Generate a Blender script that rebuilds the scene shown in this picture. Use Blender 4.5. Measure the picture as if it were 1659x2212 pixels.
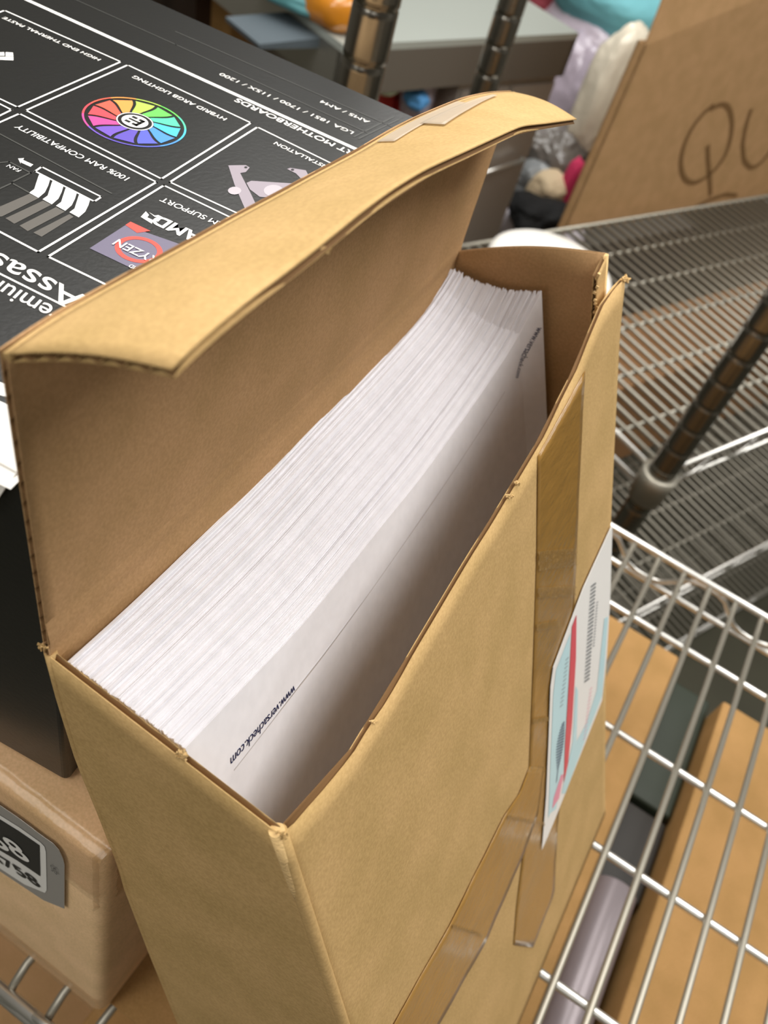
import bpy, bmesh, math, random
import numpy as np
from mathutils import Matrix, Vector, noise

for o in list(bpy.data.objects):
    bpy.data.objects.remove(o)
SC = bpy.context.scene
COL = SC.collection
random.seed(7)

# ------------------------------------------------------------------ camera
F, CX, CY, CAMZ = 1850.0, 829.5, 1106.0, 0.524
RC = np.array([[0.83446994, 0.4972349, 0.2375234],
               [0.51685948, -0.55677554, -0.65027477],
               [-0.19109209, 0.66540097, -0.72161303]])      # rows: right, down, forward
CAM = np.array([0, 0, CAMZ])
cd = bpy.data.cameras.new('camera')
cam = bpy.data.objects.new('camera', cd); COL.objects.link(cam)
M = Matrix.Identity(4)
for r in range(3):
    M[r][0], M[r][1], M[r][2], M[r][3] = RC[0][r], -RC[1][r], -RC[2][r], CAM[r]
cam.matrix_world = M
cd.sensor_fit = 'VERTICAL'; cd.sensor_height = 36.0; cd.sensor_width = 27.0
cd.lens = F / 2212 * 36
cd.clip_start = 0.01
cd.dof.use_dof = True; cd.dof.focus_distance = 0.265; cd.dof.aperture_fstop = 16.0
SC.camera = cam

# ------------------------------------------------------------------ world, lamps, exposure
w = bpy.data.worlds.new('world'); SC.world = w; w.use_nodes = True
w.node_tree.nodes['Background'].inputs[0].default_value = (1.0, 0.93, 0.84, 1)
w.node_tree.nodes['Background'].inputs[1].default_value = 0.25
def area(name, loc, target, sx, sy, power, col=(1, 0.98, 0.95)):
    l = bpy.data.lights.new(name, 'AREA'); l.shape = 'RECTANGLE'; l.size = sx; l.size_y = sy
    l.energy = power; l.color = col
    o = bpy.data.objects.new(name, l); COL.objects.link(o); o.location = loc
    d = Vector(target) - Vector(loc)
    o.rotation_euler = d.to_track_quat('-Z', 'Y').to_euler()
    return o
LAMPS = [((0.70, 1.0, 1.78), 0.9, 1.8, 26), ((-0.70, 0.8, 1.78), 0.9, 1.8, 24), ((0.8, -1.6, 1.78), 0.9, 1.8, 6), ((2.3, 2.4, 1.78), 0.9, 1.8, 18), ((-0.9, 2.6, 1.78), 0.9, 1.8, 16), ((-0.8, -1.5, 1.78), 0.9, 1.8, 20)]
for i, (p, sx, sy, e) in enumerate(LAMPS):
    area('ceiling_lamp', p, (p[0], p[1], 0), sx, sy, e)
vs = SC.view_settings
vs.view_transform = 'Standard'; vs.look = 'None'; vs.gamma = 1; vs.use_curve_mapping = False
vs.exposure = 0.62
SC.cycles.use_denoising = True
SC.cycles.max_bounces = 8

# ------------------------------------------------------------------ helpers
def v3(*a): return np.array(a, float)
def unit(v): v = np.asarray(v, float); return v / np.linalg.norm(v)
def ray(px, py): return RC.T @ v3((px - CX) / F, (py - CY) / F, 1.0)
def on(p, n, p0):
    """point where the sight line through pixel p meets the plane (n, p0)"""
    n = np.asarray(n, float); d = ray(*p)
    return CAM + d * (n @ (np.asarray(p0, float) - CAM) / (n @ d))
def lerp(a, b, t): return a + (b - a) * t
def s2l(c): return tuple((x / 255 / 12.92) if x / 255 <= 0.04045 else ((x / 255 + 0.055) / 1.055) ** 2.4 for x in c)

def tag(o, label=None, cat=None, group=None, kind=None):
    if label: o['label'] = label
    if cat: o['category'] = cat
    if group: o['group'] = group
    if kind: o['kind'] = kind
    return o
def empty(name, loc, label, cat, group=None):
    o = bpy.data.objects.new(name, None); COL.objects.link(o); o.location = loc
    o.empty_display_size = 0.02
    return tag(o, label, cat, group)
def link(name, me, parent=None):
    o = bpy.data.objects.new(name, me); COL.objects.link(o)
    if parent is not None:
        o.parent = parent
        if parent.type == 'EMPTY': o.matrix_parent_inverse = Matrix.Translation(-parent.location)
    return o

class MB:
    """collects geometry in world coordinates and links it as ONE mesh object"""
    def __init__(s): s.v = []; s.f = []; s.m = []; s.smooth = []
    def face(s, idx, m=0, sm=False): s.f.append(idx); s.m.append(m); s.smooth.append(sm)
    def add(s, pts): k = len(s.v); s.v += [tuple(map(float, p)) for p in pts]; return k
    def poly(s, pts, m=0):
        k = s.add(pts); s.face(list(range(k, k + len(pts))), m)
    def prism(s, pts, d, m=0):
        """polygon extruded along vector d"""
        pts = [np.asarray(p, float) for p in pts]; n = len(pts)
        k = s.add(pts); k2 = s.add([p + d for p in pts])
        s.face(list(range(k, k + n)), m); s.face(list(range(k2 + n - 1, k2 - 1, -1)), m)
        for i in range(n):
            j = (i + 1) % n; s.face([k + i, k2 + i, k2 + j, k + j], m)
    def box(s, c, ax, ay, az, m=0):
        """c centre, ax/ay/az half-extent vectors"""
        c, ax, ay, az = map(lambda q: np.asarray(q, float), (c, ax, ay, az))
        b = [c - ax - ay - az, c + ax - ay - az, c + ax + ay - az, c - ax + ay - az]
        s.prism(b, 2 * az, m)
    def tube(s, pts, r, n=10, m=0, cap=True):
        pts = [np.asarray(p, float) for p in pts]; rings = []
        rr = r if hasattr(r, '__len__') else [r] * len(pts)
        t0 = unit(pts[1] - pts[0]); a = np.cross(t0, v3(0, 0, 1))
        if np.linalg.norm(a) < 1e-3: a = np.cross(t0, v3(1, 0, 0))
        a = unit(a)
        for i, p in enumerate(pts):
            t = unit(pts[min(i + 1, len(pts) - 1)] - pts[max(i - 1, 0)])
            a = unit(a - (a @ t) * t); b = np.cross(t, a)
            rings.append(s.add([p + rr[i] * (math.cos(2 * math.pi * k / n) * a + math.sin(2 * math.pi * k / n) * b) for k in range(n)]))
        for i in range(len(pts) - 1):
            for k in range(n):
                q = (k + 1) % n
                s.face([rings[i] + k, rings[i] + q, rings[i + 1] + q, rings[i + 1] + k], m, True)
        if cap:
            s.face([rings[0] + k for k in range(n)][::-1], m); s.face([rings[-1] + k for k in range(n)], m)
    def grid(s, G, m=0, sm=True):
        ni, nj = len(G), len(G[0]); k = s.add([p for r in G for p in r])
        for i in range(ni - 1):
            for j in range(nj - 1):
                s.face([k + i * nj + j, k + (i + 1) * nj + j, k + (i + 1) * nj + j + 1, k + i * nj + j + 1], m, sm)
        return k
    def slab(s, A, B, m=0, sm=True):
        """closed slab between two grids"""
        ni, nj = len(A), len(A[0]); a = s.grid(A, m, sm); b = s.grid(B, m, sm)
        I = lambda i, j: i * nj + j
        for i in range(ni - 1):
            for j in (0, nj - 1): s.face([a + I(i, j), a + I(i + 1, j), b + I(i + 1, j), b + I(i, j)], m)
        for j in range(nj - 1):
            for i in (0, ni - 1): s.face([a + I(i, j), a + I(i, j + 1), b + I(i, j + 1), b + I(i, j)], m)
    def text(s, string, o, u, v, m=0, shear=0.0, bold=0.0, fit=None, height=None, align='L'):
        """lettering on the plane at o, reading along u, letters upright along v; fit = width in metres, height = cap height"""
        cu = bpy.data.curves.new('lettering', 'FONT'); cu.body = string; cu.offset = bold; cu.shear = 0
        ob = bpy.data.objects.new('lettering', cu); COL.objects.link(ob)
        dg = bpy.context.evaluated_depsgraph_get(); dg.update()
        me = ob.evaluated_get(dg).to_mesh()
        P = [(q.co.x, q.co.y) for q in me.vertices]; FF = [list(p.vertices) for p in me.polygons]
        ob.evaluated_get(dg).to_mesh_clear()
        bpy.data.objects.remove(ob); bpy.data.curves.remove(cu)
        if not P: return
        x0 = min(p[0] for p in P); x1 = max(p[0] for p in P)
        sx = fit / (x1 - x0); sy = (height / 0.70) if height else sx
        k = s.add([o + u * ((x - x0) * sx + shear * y * sy) + v * (y * sy) for x, y in P])
        for f in FF: s.face([k + i for i in f], m)
    def build(s, name, mats, parent=None):
        me = bpy.data.meshes.new(name); me.from_pydata(s.v, [], s.f)
        if not isinstance(mats, (list, tuple)): mats = [mats]
        for q in mats: me.materials.append(q)
        me.polygons.foreach_set('material_index', s.m); me.polygons.foreach_set('use_smooth', s.smooth)
        bm = bmesh.new(); bm.from_mesh(me); bmesh.ops.recalc_face_normals(bm, faces=bm.faces); bm.to_mesh(me); bm.free()
        me.update()
        return link(name, me, parent)

# ------------------------------------------------------------------ materials
def mat(name, col, rough=0.6, metal=0.0, bump=0.0, bscale=200, var=0.0, vscale=30, spec=0.5, alpha=1.0, detail=6, coat=0.0, bdist=0.0006, stretch=None):
    m = bpy.data.materials.new(name); m.use_nodes = True; nt = m.node_tree; b = nt.nodes['Principled BSDF']
    c = s2l(col); b.inputs['Base Color'].default_value = (*c, 1); b.inputs['Roughness'].default_value = rough
    b.inputs['Metallic'].default_value = metal; b.inputs['Specular IOR Level'].default_value = spec
    b.inputs['Coat Weight'].default_value = coat; b.inputs['Coat Roughness'].default_value = 0.12
    b.inputs['Alpha'].default_value = alpha
    g = nt.nodes.new('ShaderNodeNewGeometry')
    src = g.outputs['Position']
    if stretch:
        mp = nt.nodes.new('ShaderNodeMapping'); mp.inputs['Scale'].default_value = stretch
        nt.links.new(src, mp.inputs['Vector']); src = mp.outputs['Vector']
    if var > 0:
        n = nt.nodes.new('ShaderNodeTexNoise'); n.inputs['Scale'].default_value = vscale; n.inputs['Detail'].default_value = detail
        nt.links.new(src, n.inputs['Vector'])
        r = nt.nodes.new('ShaderNodeValToRGB')
        r.color_ramp.elements[0].position = 0.3; r.color_ramp.elements[1].position = 0.7
        r.color_ramp.elements[0].color = (*[x * (1 - var) for x in c], 1)
        r.color_ramp.elements[1].color = (*[min(1, x * (1 + var)) for x in c], 1)
        nt.links.new(n.outputs['Fac'], r.inputs['Fac']); nt.links.new(r.outputs['Color'], b.inputs['Base Color'])
    if bump > 0:
        n = nt.nodes.new('ShaderNodeTexNoise'); n.inputs['Scale'].default_value = bscale; n.inputs['Detail'].default_value = 4
        nt.links.new(src, n.inputs['Vector'])
        u = nt.nodes.new('ShaderNodeBump'); u.inputs['Strength'].default_value = bump; u.inputs['Distance'].default_value = bdist
        nt.links.new(n.outputs['Fac'], u.inputs['Height']); nt.links.new(u.outputs['Normal'], b.inputs['Normal'])
    return m
def kraft(name, col, fine=900):
    m = mat(name, col, 0.82, bump=0.22, bscale=420, var=0.0, spec=0.25)
    nt = m.node_tree; b = nt.nodes['Principled BSDF']; c = s2l(col)
    g = nt.nodes.new('ShaderNodeNewGeometry')
    n1 = nt.nodes.new('ShaderNodeTexNoise'); n1.inputs['Scale'].default_value = 38; n1.inputs['Detail'].default_value = 5
    n2 = nt.nodes.new('ShaderNodeTexNoise'); n2.inputs['Scale'].default_value = fine; n2.inputs['Detail'].default_value = 3
    for n in (n1, n2): nt.links.new(g.outputs['Position'], n.inputs['Vector'])
    r1 = nt.nodes.new('ShaderNodeValToRGB'); r1.color_ramp.elements[0].position = 0.35; r1.color_ramp.elements[1].position = 0.65
    r1.color_ramp.elements[0].color = (c[0] * 0.93, c[1] * 0.93, c[2] * 0.90, 1); r1.color_ramp.elements[1].color = (min(1, c[0] * 1.06), c[1] * 1.05, c[2] * 1.08, 1)
    r2 = nt.nodes.new('ShaderNodeValToRGB'); r2.color_ramp.elements[0].position = 0.36; r2.color_ramp.elements[1].position = 0.66
    r2.color_ramp.elements[0].color = (0.91, 0.90, 0.87, 1); r2.color_ramp.elements[1].color = (1.06, 1.06, 1.06, 1)
    mx = nt.nodes.new('ShaderNodeMix'); mx.data_type = 'RGBA'; mx.blend_type = 'MULTIPLY'; mx.inputs[0].default_value = 1.0
    nt.links.new(n1.outputs['Fac'], r1.inputs['Fac']); nt.links.new(n2.outputs['Fac'], r2.inputs['Fac'])
    nt.links.new(r1.outputs['Color'], mx.inputs[6]); nt.links.new(r2.outputs['Color'], mx.inputs[7])
    nt.links.new(mx.outputs[2], b.inputs['Base Color'])
    return m
KRAFT = kraft('kraft_board', (190, 158, 106))
KRAFT2 = kraft('kraft_board_reddish', (178, 142, 100))
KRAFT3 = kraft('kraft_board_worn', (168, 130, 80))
KRAFTL = kraft('kraft_board_pale', (240, 204, 158))
FLUTE = mat('corrugated_medium', (118, 86, 50), 0.9)
TORN = mat('torn_kraft_fibre', (218, 184, 128), 0.95, bump=0.8, bscale=900)
TAPE = mat('brown_packing_tape', (150, 112, 52), 0.22, bump=0.5, bscale=160, var=0.10, vscale=60, spec=0.6, coat=0.4, stretch=(1, 1, 3))
CLEAR = mat('clear_packing_tape', (190, 150, 100), 0.16, bump=0.8, bscale=120, spec=0.6, alpha=0.28, coat=0.5)
CLEARW = mat('whitened_tape_remnant', (222, 206, 184), 0.35, bump=0.5, bscale=180, alpha=0.5)
PAPER = mat('white_paper', (238, 236, 240), 0.7, var=0.03, vscale=200, spec=0.3)
WHITE = mat('white_print', (236, 234, 228), 0.45)
BLACK = mat('black_coated_board', (24, 24, 22), 0.32, bump=0.08, bscale=600, var=0.12, vscale=12, spec=0.5)
BLACKS = mat('black_coated_board_side', (26, 25, 24), 0.5, bump=0.1, bscale=500, var=0.25, vscale=10)
GREYP = mat('dark_grey_print', (62, 62, 58), 0.4)
CHROME = mat('chrome_wire', (226, 224, 218), 0.30, 0.9, bump=0.05, bscale=300)
CHROMED = mat('dull_chrome', (160, 155, 142), 0.45, 0.7)
POSTM = mat('post_chrome', (128, 124, 116), 0.22, 0.95)
STEEL = mat('brushed_steel', (176, 174, 166), 0.34, 0.85, bump=0.1, bscale=60, stretch=(1, 1, 12))
STEELD = mat('dark_steel', (128, 122, 112), 0.45, 0.5)
BLUEINK = mat('navy_ink', (38, 44, 84), 0.6)
def plain(name, col, **k): return mat(name, col, **k)

# ------------------------------------------------------------------ the room
def struct(name, pts, d, m):
    b = MB(); b.prism(pts, np.asarray(d, float)); return tag(b.build(name, m), kind='structure')
FZ, CZ = -1.30, 1.80
X0, X1, Y0, Y1 = -4.0, 4.0, -3.2, 5.2
FLOOR = mat('sealed_concrete', (72, 70, 56), 0.5, bump=0.1, bscale=20, var=0.2, vscale=3)
WALLM = mat('beige_wall_paint', (176, 172, 160), 0.8)
struct('floor', [(X0, Y0, FZ), (X1, Y0, FZ), (X1, Y1, FZ), (X0, Y1, FZ)], (0, 0, -0.1), FLOOR)
struct('ceiling', [(X0, Y0, CZ), (X1, Y0, CZ), (X1, Y1, CZ), (X0, Y1, CZ)], (0, 0, 0.1), mat('ceiling_tile', (196, 192, 182), 0.9))
struct('wall_back', [(X0, Y1, FZ), (X1, Y1, FZ), (X1, Y1, CZ), (X0, Y1, CZ)], (0, 0.1, 0), WALLM)
struct('wall_front', [(X0, Y0, FZ), (X1, Y0, FZ), (X1, Y0, CZ), (X0, Y0, CZ)], (0, -0.1, 0), WALLM)
struct('wall_left', [(X0, Y0, FZ), (X0, Y1, FZ), (X0, Y1, CZ), (X0, Y0, CZ)], (-0.1, 0, 0), WALLM)
struct('wall_right', [(X1, Y0, FZ), (X1, Y1, FZ), (X1, Y1, CZ), (X1, Y0, CZ)], (0.1, 0, 0), WALLM)

# ------------------------------------------------------------------ wire shelving
def post_mesh(x, y, z0, z1, r, pitch=0.040, phase=0.0):
    b = MB(); z = z0; pts = []; rr = []
    zs = [z0]
    k = math.ceil((z0 - phase) / pitch)
    while phase + k * pitch < z1:
        zz = phase + k * pitch
        if zz - 0.008 > z0 and zz + 0.008 < z1: zs += [zz - 0.0060, zz - 0.0020, zz - 0.0012, zz + 0.0012, zz + 0.0020, zz + 0.0060]
        k += 1
    zs.append(z1)
    for i, q in enumerate(zs):
        inring = 0 < i < len(zs) - 1 and (i - 1) % 6 in (2, 3)
        pts.append(v3(x, y, q)); rr.append(r * (0.955 if inring else 1.0))
    b.tube(pts, rr, 40)
    return b
def zigzag(b, A, B, h, pitch, r, drop0=0.0):
    """truss wire between a top rail and the rail h below it"""
    A, B = np.asarray(A, float), np.asarray(B, float); L = np.linalg.norm(B - A); n = max(1, int(round(L / pitch)))
    pts = []
    for i in range(n * 12 + 1):
        t = i / (n * 12); ph = (t * n) % 1.0
        s = 0.5 - 0.5 * math.cos(2 * math.pi * ph)
        s = 0.5 + 0.5 * math.tanh(3.0 * (s - 0.5)) / math.tanh(1.5)
        pts.append(lerp(A, B, t) + v3(0, 0, -h * s))
    b.tube(pts, r, 6)

unit_near = empty('wire_shelving_unit', (0.3, 0.34, FZ), 'chrome wire shelving unit in front that carries the open box of paper', 'shelving unit')
SX0, SX1, SY0, SY1 = -0.62, 1.10, 0.062, 0.618
def near_shelf(zt, x0, x1):
    sh = None
    b = MB(); k0 = math.ceil((x0 - 0.1064) / 0.0252); k1 = math.floor((x1 - 0.1064) / 0.0252)
    for k in range(k0, k1 + 1):
        x = 0.1064 + 0.0252 * k
        b.tube([(x, SY0 - 0.0005, zt - 0.014), (x, SY0 + 0.004, zt - 0.009), (x, SY0 + 0.012, zt - 0.0024), (x, SY1 - 0.004, zt - 0.0024)], 0.0024, 8)
    deck = b.build('shelf', CHROMED, unit_near)
    deck['label'] = 'upper shelf deck of parallel wires' if zt > -0.1 else 'lower shelf deck of parallel wires'
    for y in (0.538, 0.424, 0.331, 0.236, 0.14):
        b = MB(); b.tube([(x0, y, zt - 0.0075), (x1, y, zt - 0.0075)], 0.0030, 10); b.build('cross_rod', CHROME, deck)
    for y, nm in ((SY0 - 0.002, 'front_rail'), (SY1, 'rear_rail')):
        b = MB()
        b.tube([(x0, y, zt - (0.012 if nm == 'front_rail' else 0.001)), (x1, y, zt - (0.012 if nm == 'front_rail' else 0.001))], 0.0034, 12)
        b.tube([(x0, y, zt - 0.036), (x1, y, zt - 0.036)], 0.0030, 10)
        zigzag(b, (x0, y, zt - 0.006), (x1, y, zt - 0.006), 0.026, 0.108, 0.0024)
        b.build(nm, CHROME, deck)
near_shelf(0.0, SX0, SX1)
near_shelf(-0.62, SX0, SX1)
for x, y in ((-0.322, 0.632), (1.10, 0.632), (1.10, 0.05), (-0.62, 0.05)):
    post_mesh(x, y, FZ, 0.85 if y > 0.3 and x < 0 else 0.05, 0.0178, 0.040, 0.269).build('post', POSTM, unit_near)

A25 = math.radians(-25.0); UA = v3(math.cos(A25), math.sin(A25), 0); UB = v3(-UA[1], UA[0], 0)
unit_far = empty('wire_shelving_unit', (0.2, 1.4, FZ), 'chrome wire shelving unit standing behind on the right with bare shelves', 'shelving unit')
PC = v3(0.066, 1.018, 0)          # front left post of the far unit
def fp(a, b, z): q = PC + UA * a + UB * b; return v3(q[0], q[1], z)
DEP, LEN = 0.555, 2.30
def far_shelf(zt, word):
    b = MB(); n = int((LEN - 0.03) / 0.0254)
    for k in range(n):
        q = 0.022 + 0.0254 * k
        b.tube([fp(-DEP + 0.004, q, zt - 0.002), fp(-0.004, q, zt - 0.002)], 0.0036, 6)
    deck = b.build('shelf', CHROMED, unit_far); deck['label'] = word
    for a in (-0.095, -0.19, -0.285, -0.38, -0.47):
        b = MB(); b.tube([fp(a, 0.01, zt - 0.0085), fp(a, LEN - 0.02, zt - 0.0085)], 0.0036, 8); b.build('cross_rod', CHROMED, deck)
    for a, nm in ((0.0, 'front_rail'), (-DEP, 'rear_rail')):
        b = MB()
        b.tube([fp(a, 0.0, zt - 0.001), fp(a, LEN, zt - 0.001)], 0.0042, 10)
        if a == 0.0:
            b.tube([fp(a, 0.0, zt - 0.036), fp(a, LEN, zt - 0.036)], 0.0036, 8)
            zigzag(b, fp(a, 0.03, zt - 0.004), fp(a, LEN - 0.03, zt - 0.004), 0.030, 0.115, 0.0026)
        b.build(nm, CHROMED if a else CHROME, deck)
    for q in (0.0, LEN):
        b = MB()
        b.tube([fp(-DEP, q, zt - 0.001), fp(0, q, zt - 0.001)], 0.0042, 10)
        b.tube([fp(-DEP, q, zt - 0.036), fp(0, q, zt - 0.036)], 0.0036, 8)
        b.build('side_rail', CHROME, deck)
far_shelf(-0.215, 'upper bare wire shelf'); far_shelf(-0.755, 'middle bare wire shelf'); far_shelf(-1.18, 'lowest bare wire shelf')
for a, q in ((0, 0), (-DEP, 0), (0, LEN), (-DEP, LEN)):
    p = fp(a, q, 0)
    po = post_mesh(p[0], p[1], FZ, 0.62, 0.0195, 0.040, 0.0).build('post', POSTM, unit_far)
    for zt in (-0.215, -0.755, -1.18):
        b = MB(); b.tube([(p[0], p[1], zt - 0.048), (p[0], p[1], zt - 0.012), (p[0], p[1], zt + 0.004), (p[0], p[1], zt + 0.0045)], [0.0235, 0.0265, 0.0275, 0.0215], 32)
        b.build('collar', CHROMED, po)

# ------------------------------------------------------------------ corrugated board
def gnormals(G, sgn=1):
    A = np.array(G, float); du = np.gradient(A, axis=0); dv = np.gradient(A, axis=1)
    n = np.cross(du, dv); n /= np.linalg.norm(n, axis=2, keepdims=True) + 1e-12
    return A, n * sgn
def resample(A, m):
    """resample rows of grid A (ni,nj,3) to m rows evenly"""
    ni = len(A); t = np.linspace(0, ni - 1, m); i0 = np.minimum(t.astype(int), ni - 2); f = (t - i0)[:, None, None]
    return A[i0] * (1 - f) + A[i0 + 1] * f
def board(name, G, parent, m=None, t=0.0019, sgn=1, pitch=0.0055, extra=None):
    """corrugated sheet: outer surface grid G, body towards -normal; flutes run along the columns"""
    m = m or KRAFT
    A, n = gnormals(G, sgn); lt = 0.00030
    b = MB()
    b.slab(A, A - n * lt, 0); b.slab(A - n * (t - lt), A - n * t, 0)
    L = np.linalg.norm(np.diff(A[:, 0], axis=0), axis=1).sum(); k = max(4, int(L / pitch)); rows = k * 8 + 1
    Ar, nr = resample(A, rows), resample(n, rows)
    ph = np.cos(np.linspace(0, 2 * math.pi * k, rows))[:, None, None]
    mid = t / 2; amp = t / 2 - lt
    st = max(1, A.shape[1] // 8)
    cols = sorted(set(list(range(0, A.shape[1], st)) + [A.shape[1] - 1]))
    S = (Ar - nr * (mid + amp * ph))[:, cols]
    S2 = S - nr[:, cols] * 0.00022
    b.slab(S, S2, 1)
    if extra: extra(b)
    return b.build(name, [m, FLUTE], parent)

# ------------------------------------------------------------------ the open kraft box of paper
YN, YF = 0.0818, 0.3395
NF = v3(0.91288, 0, 0.40823); PF = v3(0.12194, 0.3395, 0.0)            # front panel plane (leaning 24 degrees)
kbox = empty('cardboard_box', (0.05, 0.21, 0.0), 'tall open kraft cardboard box packed with white sheets, leaning on the black box', 'box')
rim_px = [(600, 1809), (629, 1789), (656, 1756), (689, 1719.5), (734.5, 1665), (768, 1623), (804, 1563), (834, 1520.5), (867, 1466), (900, 1406), (960, 1305), (1024, 1197), (1071, 1123), (1099, 1076), (1147, 996), (1187, 929), (1222, 853), (1254, 790), (1278, 726), (1306, 658), (1330, 622), (1353, 599)]
rimP = np.array([on(p, NF, PF) for p in rim_px]); rimP = rimP[np.argsort(rimP[:, 1])]
rimY = rimP[:, 1]; rimS = np.hypot(rimP[:, 0] - PF[0], rimP[:, 2] - PF[2])
UP = v3(-0.40823, 0, 0.91288)
def front_pt(y, s, off=0.0): return v3(PF[0], y, 0) + UP * s + NF * off
def rim_s(y): return float(np.interp(y, rimY, rimS))
def far_y(s): return float(np.interp(s, [0, 0.03, 0.1, 0.2, 0.27, 0.36, 0.39], [0.352, 0.349, 0.344, 0.3385, 0.3395, 0.342, 0.348]))
def near_y(s): return YN
NI, NJ = 40, 48
G = []
for i in range(NI):
    row = []
    for j in range(NJ):
        v = j / (NJ - 1); y = lerp(YN, 0.348, v); st = rim_s(y)
        s = st * i / (NI - 1)
        y2 = YN + (far_y(s) - YN) * v
        bulge = 0.0035 * math.sin(math.pi * v) * math.sin(math.pi * min(1, s / 0.2))
        row.append(front_pt(y2, s, 0.0))
    G.append(row)
frontp = board('front_panel', G, kbox, sgn=-1)
T = 0.0019
# back panel (inner face towards +X); near-end profile from the visible left edge
lp = [(-0.004, 0.0), (-0.032, 0.075), (-0.052, 0.144), (-0.066, 0.196), (-0.069, 0.213), (-0.078, 0.246), (-0.086, 0.272), (-0.092, 0.302), (-0.0955, 0.325)]
lpz = [q[1] for q in lp]; lpx = [q[0] for q in lp]
def back_x(z, v): return float(np.interp(z, lpz, lpx)) + lerp(0, -0.0125, v)
G = [[v3(back_x(z, v), lerp(YN, YF, v), z) for v in np.linspace(0, 1, 24)] for z in np.linspace(0, 0.3275, 34)]
backp = board('back_panel', G, kbox, m=KRAFT2, sgn=1)
# near end panel
G = []
for i, t in enumerate(np.linspace(0, 1, 34)):
    zl = 0.3235 * t; row = []
    pl = v3(back_x(zl, 0), YN, zl); pr = front_pt(YN, rim_s(YN) * t)
    for u in np.linspace(0, 1, 26):
        p = lerp(pl, pr, u)
        row.append(p)
    G.append(row)
def fuzz(b):
    # torn notch on the near rim
    for k in range(14):
        c = on((392 + random.uniform(-12, 10), 1632 + random.uniform(-9, 8)), (0, 1, 0), (0, YN, 0))
        b.box(c + v3(0, 0.001, 0), v3(random.uniform(.0006, .0015), 0, .0003), v3(0, .0010, .0002), v3(.0002, 0, random.uniform(.0004, .001)), 2)
nearp = board('end_panel', G, kbox, sgn=-1, pitch=0.0055)
b = MB()
def fuzz_clump(b, px, n, plane, r=4.0, sz=0.0009):
    sz *= 0.6; r *= 0.8
    for k in range(n):
        c = on((px[0] + random.gauss(0, r), px[1] + random.gauss(0, r * 0.7)), *plane)
        d1 = unit([random.gauss(0, 1) for _ in range(3)]); d2 = unit(np.cross(d1, [random.gauss(0, 1) for _ in range(3)])); d3 = np.cross(d1, d2)
        b.box(c, d1 * sz * random.uniform(.6, 1.4), d2 * sz * random.uniform(.3, .7), d3 * sz * 0.3)
fuzz_clump(b, (392, 1632), 46, ((0, 1, 0), (0, YN + .0004, 0)), 7)
fuzz_clump(b, (285, 1572), 8, ((0, 1, 0), (0, YN + .0004, 0)), 3, .0006)
b.build('torn_notch', TORN, nearp)
# rounded worn corner where near end meets front
b = MB()
pts = [front_pt(YN, rim_s(YN) * t) + v3(-0.0009, 0.0010, 0) for t in np.linspace(1.0, 0.0, 30)]
b.tube(pts, 0.0019, 12)
fuzz_clump(b, (606, 1806), 30, ((0, 1, 0), (0, YN, 0)), 8)
cs = b.build('corner_fold', KRAFT, kbox); cs['label'] = 'worn corner fold between end and front'
b = MB(); b.tube([p + v3(-.0006, -.0004, 0) for p in pts[:4]], [0.0021, 0.0020, 0.0018, 0.0008], 12); b.build('worn_corner', TORN, kbox)['label'] = 'pale scuffed corner'
b = MB()
pts = [v3(back_x(z, 0) + 0.0012, YN + 0.0012, z) for z in np.linspace(0.3235, 0, 30)]
b.tube(pts, 0.0016, 10)
fuzz_clump(b, (92, 1398), 16, ((0, 1, 0), (0, YN, 0)), 6)
b.build('corner_fold', KRAFT, kbox)
# far end panel
FRt = v3(-0.0465, YF, 0.3605); BRt = v3(-0.1085, YF, 0.3290)
G = []
for t in np.linspace(0, 1, 34):
    pl = v3(back_x(0.329 * t, 1), YF, 0.329 * t); pr = lerp(v3(0.118, YF, 0.0), FRt, t)
    row = [lerp(pl, pr, u) + v3(0, 0, 0.003 * math.sin(math.pi * u) * t) for u in np.linspace(0, 1, 20)]
    G.append(row)
farp = board('end_panel', G, kbox, m=KRAFT2, sgn=1)
# glue tab folded from far end panel, hanging behind the front panel's free corner
def tab_pt(t, u):
    a = lerp(FRt, v3(-0.012, YF, 0.275), t); inn = v3(0.002 , -0.014, -0.0035)
    return a + v3(0.0012, 0, 0) + inn * u
G = [[tab_pt(t, u) for u in np.linspace(0, 1, 8)] for t in np.linspace(0, 1, 30)]
tab = board('glue_tab', G, kbox, sgn=-1, pitch=0.005)
b = MB()
for k in range(40):
    t = k / 40; c = tab_pt(t, 1.0) + v3(random.gauss(0, .0003), random.gauss(0, .0007), random.gauss(0, .0004))
    b.box(c, v3(.0006, 0, 0), v3(0, random.uniform(.0003, .0008), 0), v3(0, 0, random.uniform(.0004, .0008)))
b.tube([FRt + v3(0.0002, -0.0005, -0.0005), lerp(FRt, v3(-0.012, YF, 0.275), 1.0)], 0.0016, 8)
b.build('torn_edge', TORN, tab)
b = MB()
b.poly([front_pt(YN, 0.001, -.002), front_pt(0.345, 0.001, -.002), v3(back_x(0, 1), YF, 0.001), v3(back_x(0, 0), YN, 0.001)])
b2 = MB(); b2.prism([v3(0.118, YN + .001, 0.0012), v3(0.118, 0.344, 0.0012), v3(back_x(0, 1) + .002, YF, 0.0012), v3(back_x(0, 0) + .002, YN + .001, 0.0012)], v3(0, 0, 0.002))
b2.build('bottom_panel', KRAFT, kbox)

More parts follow.
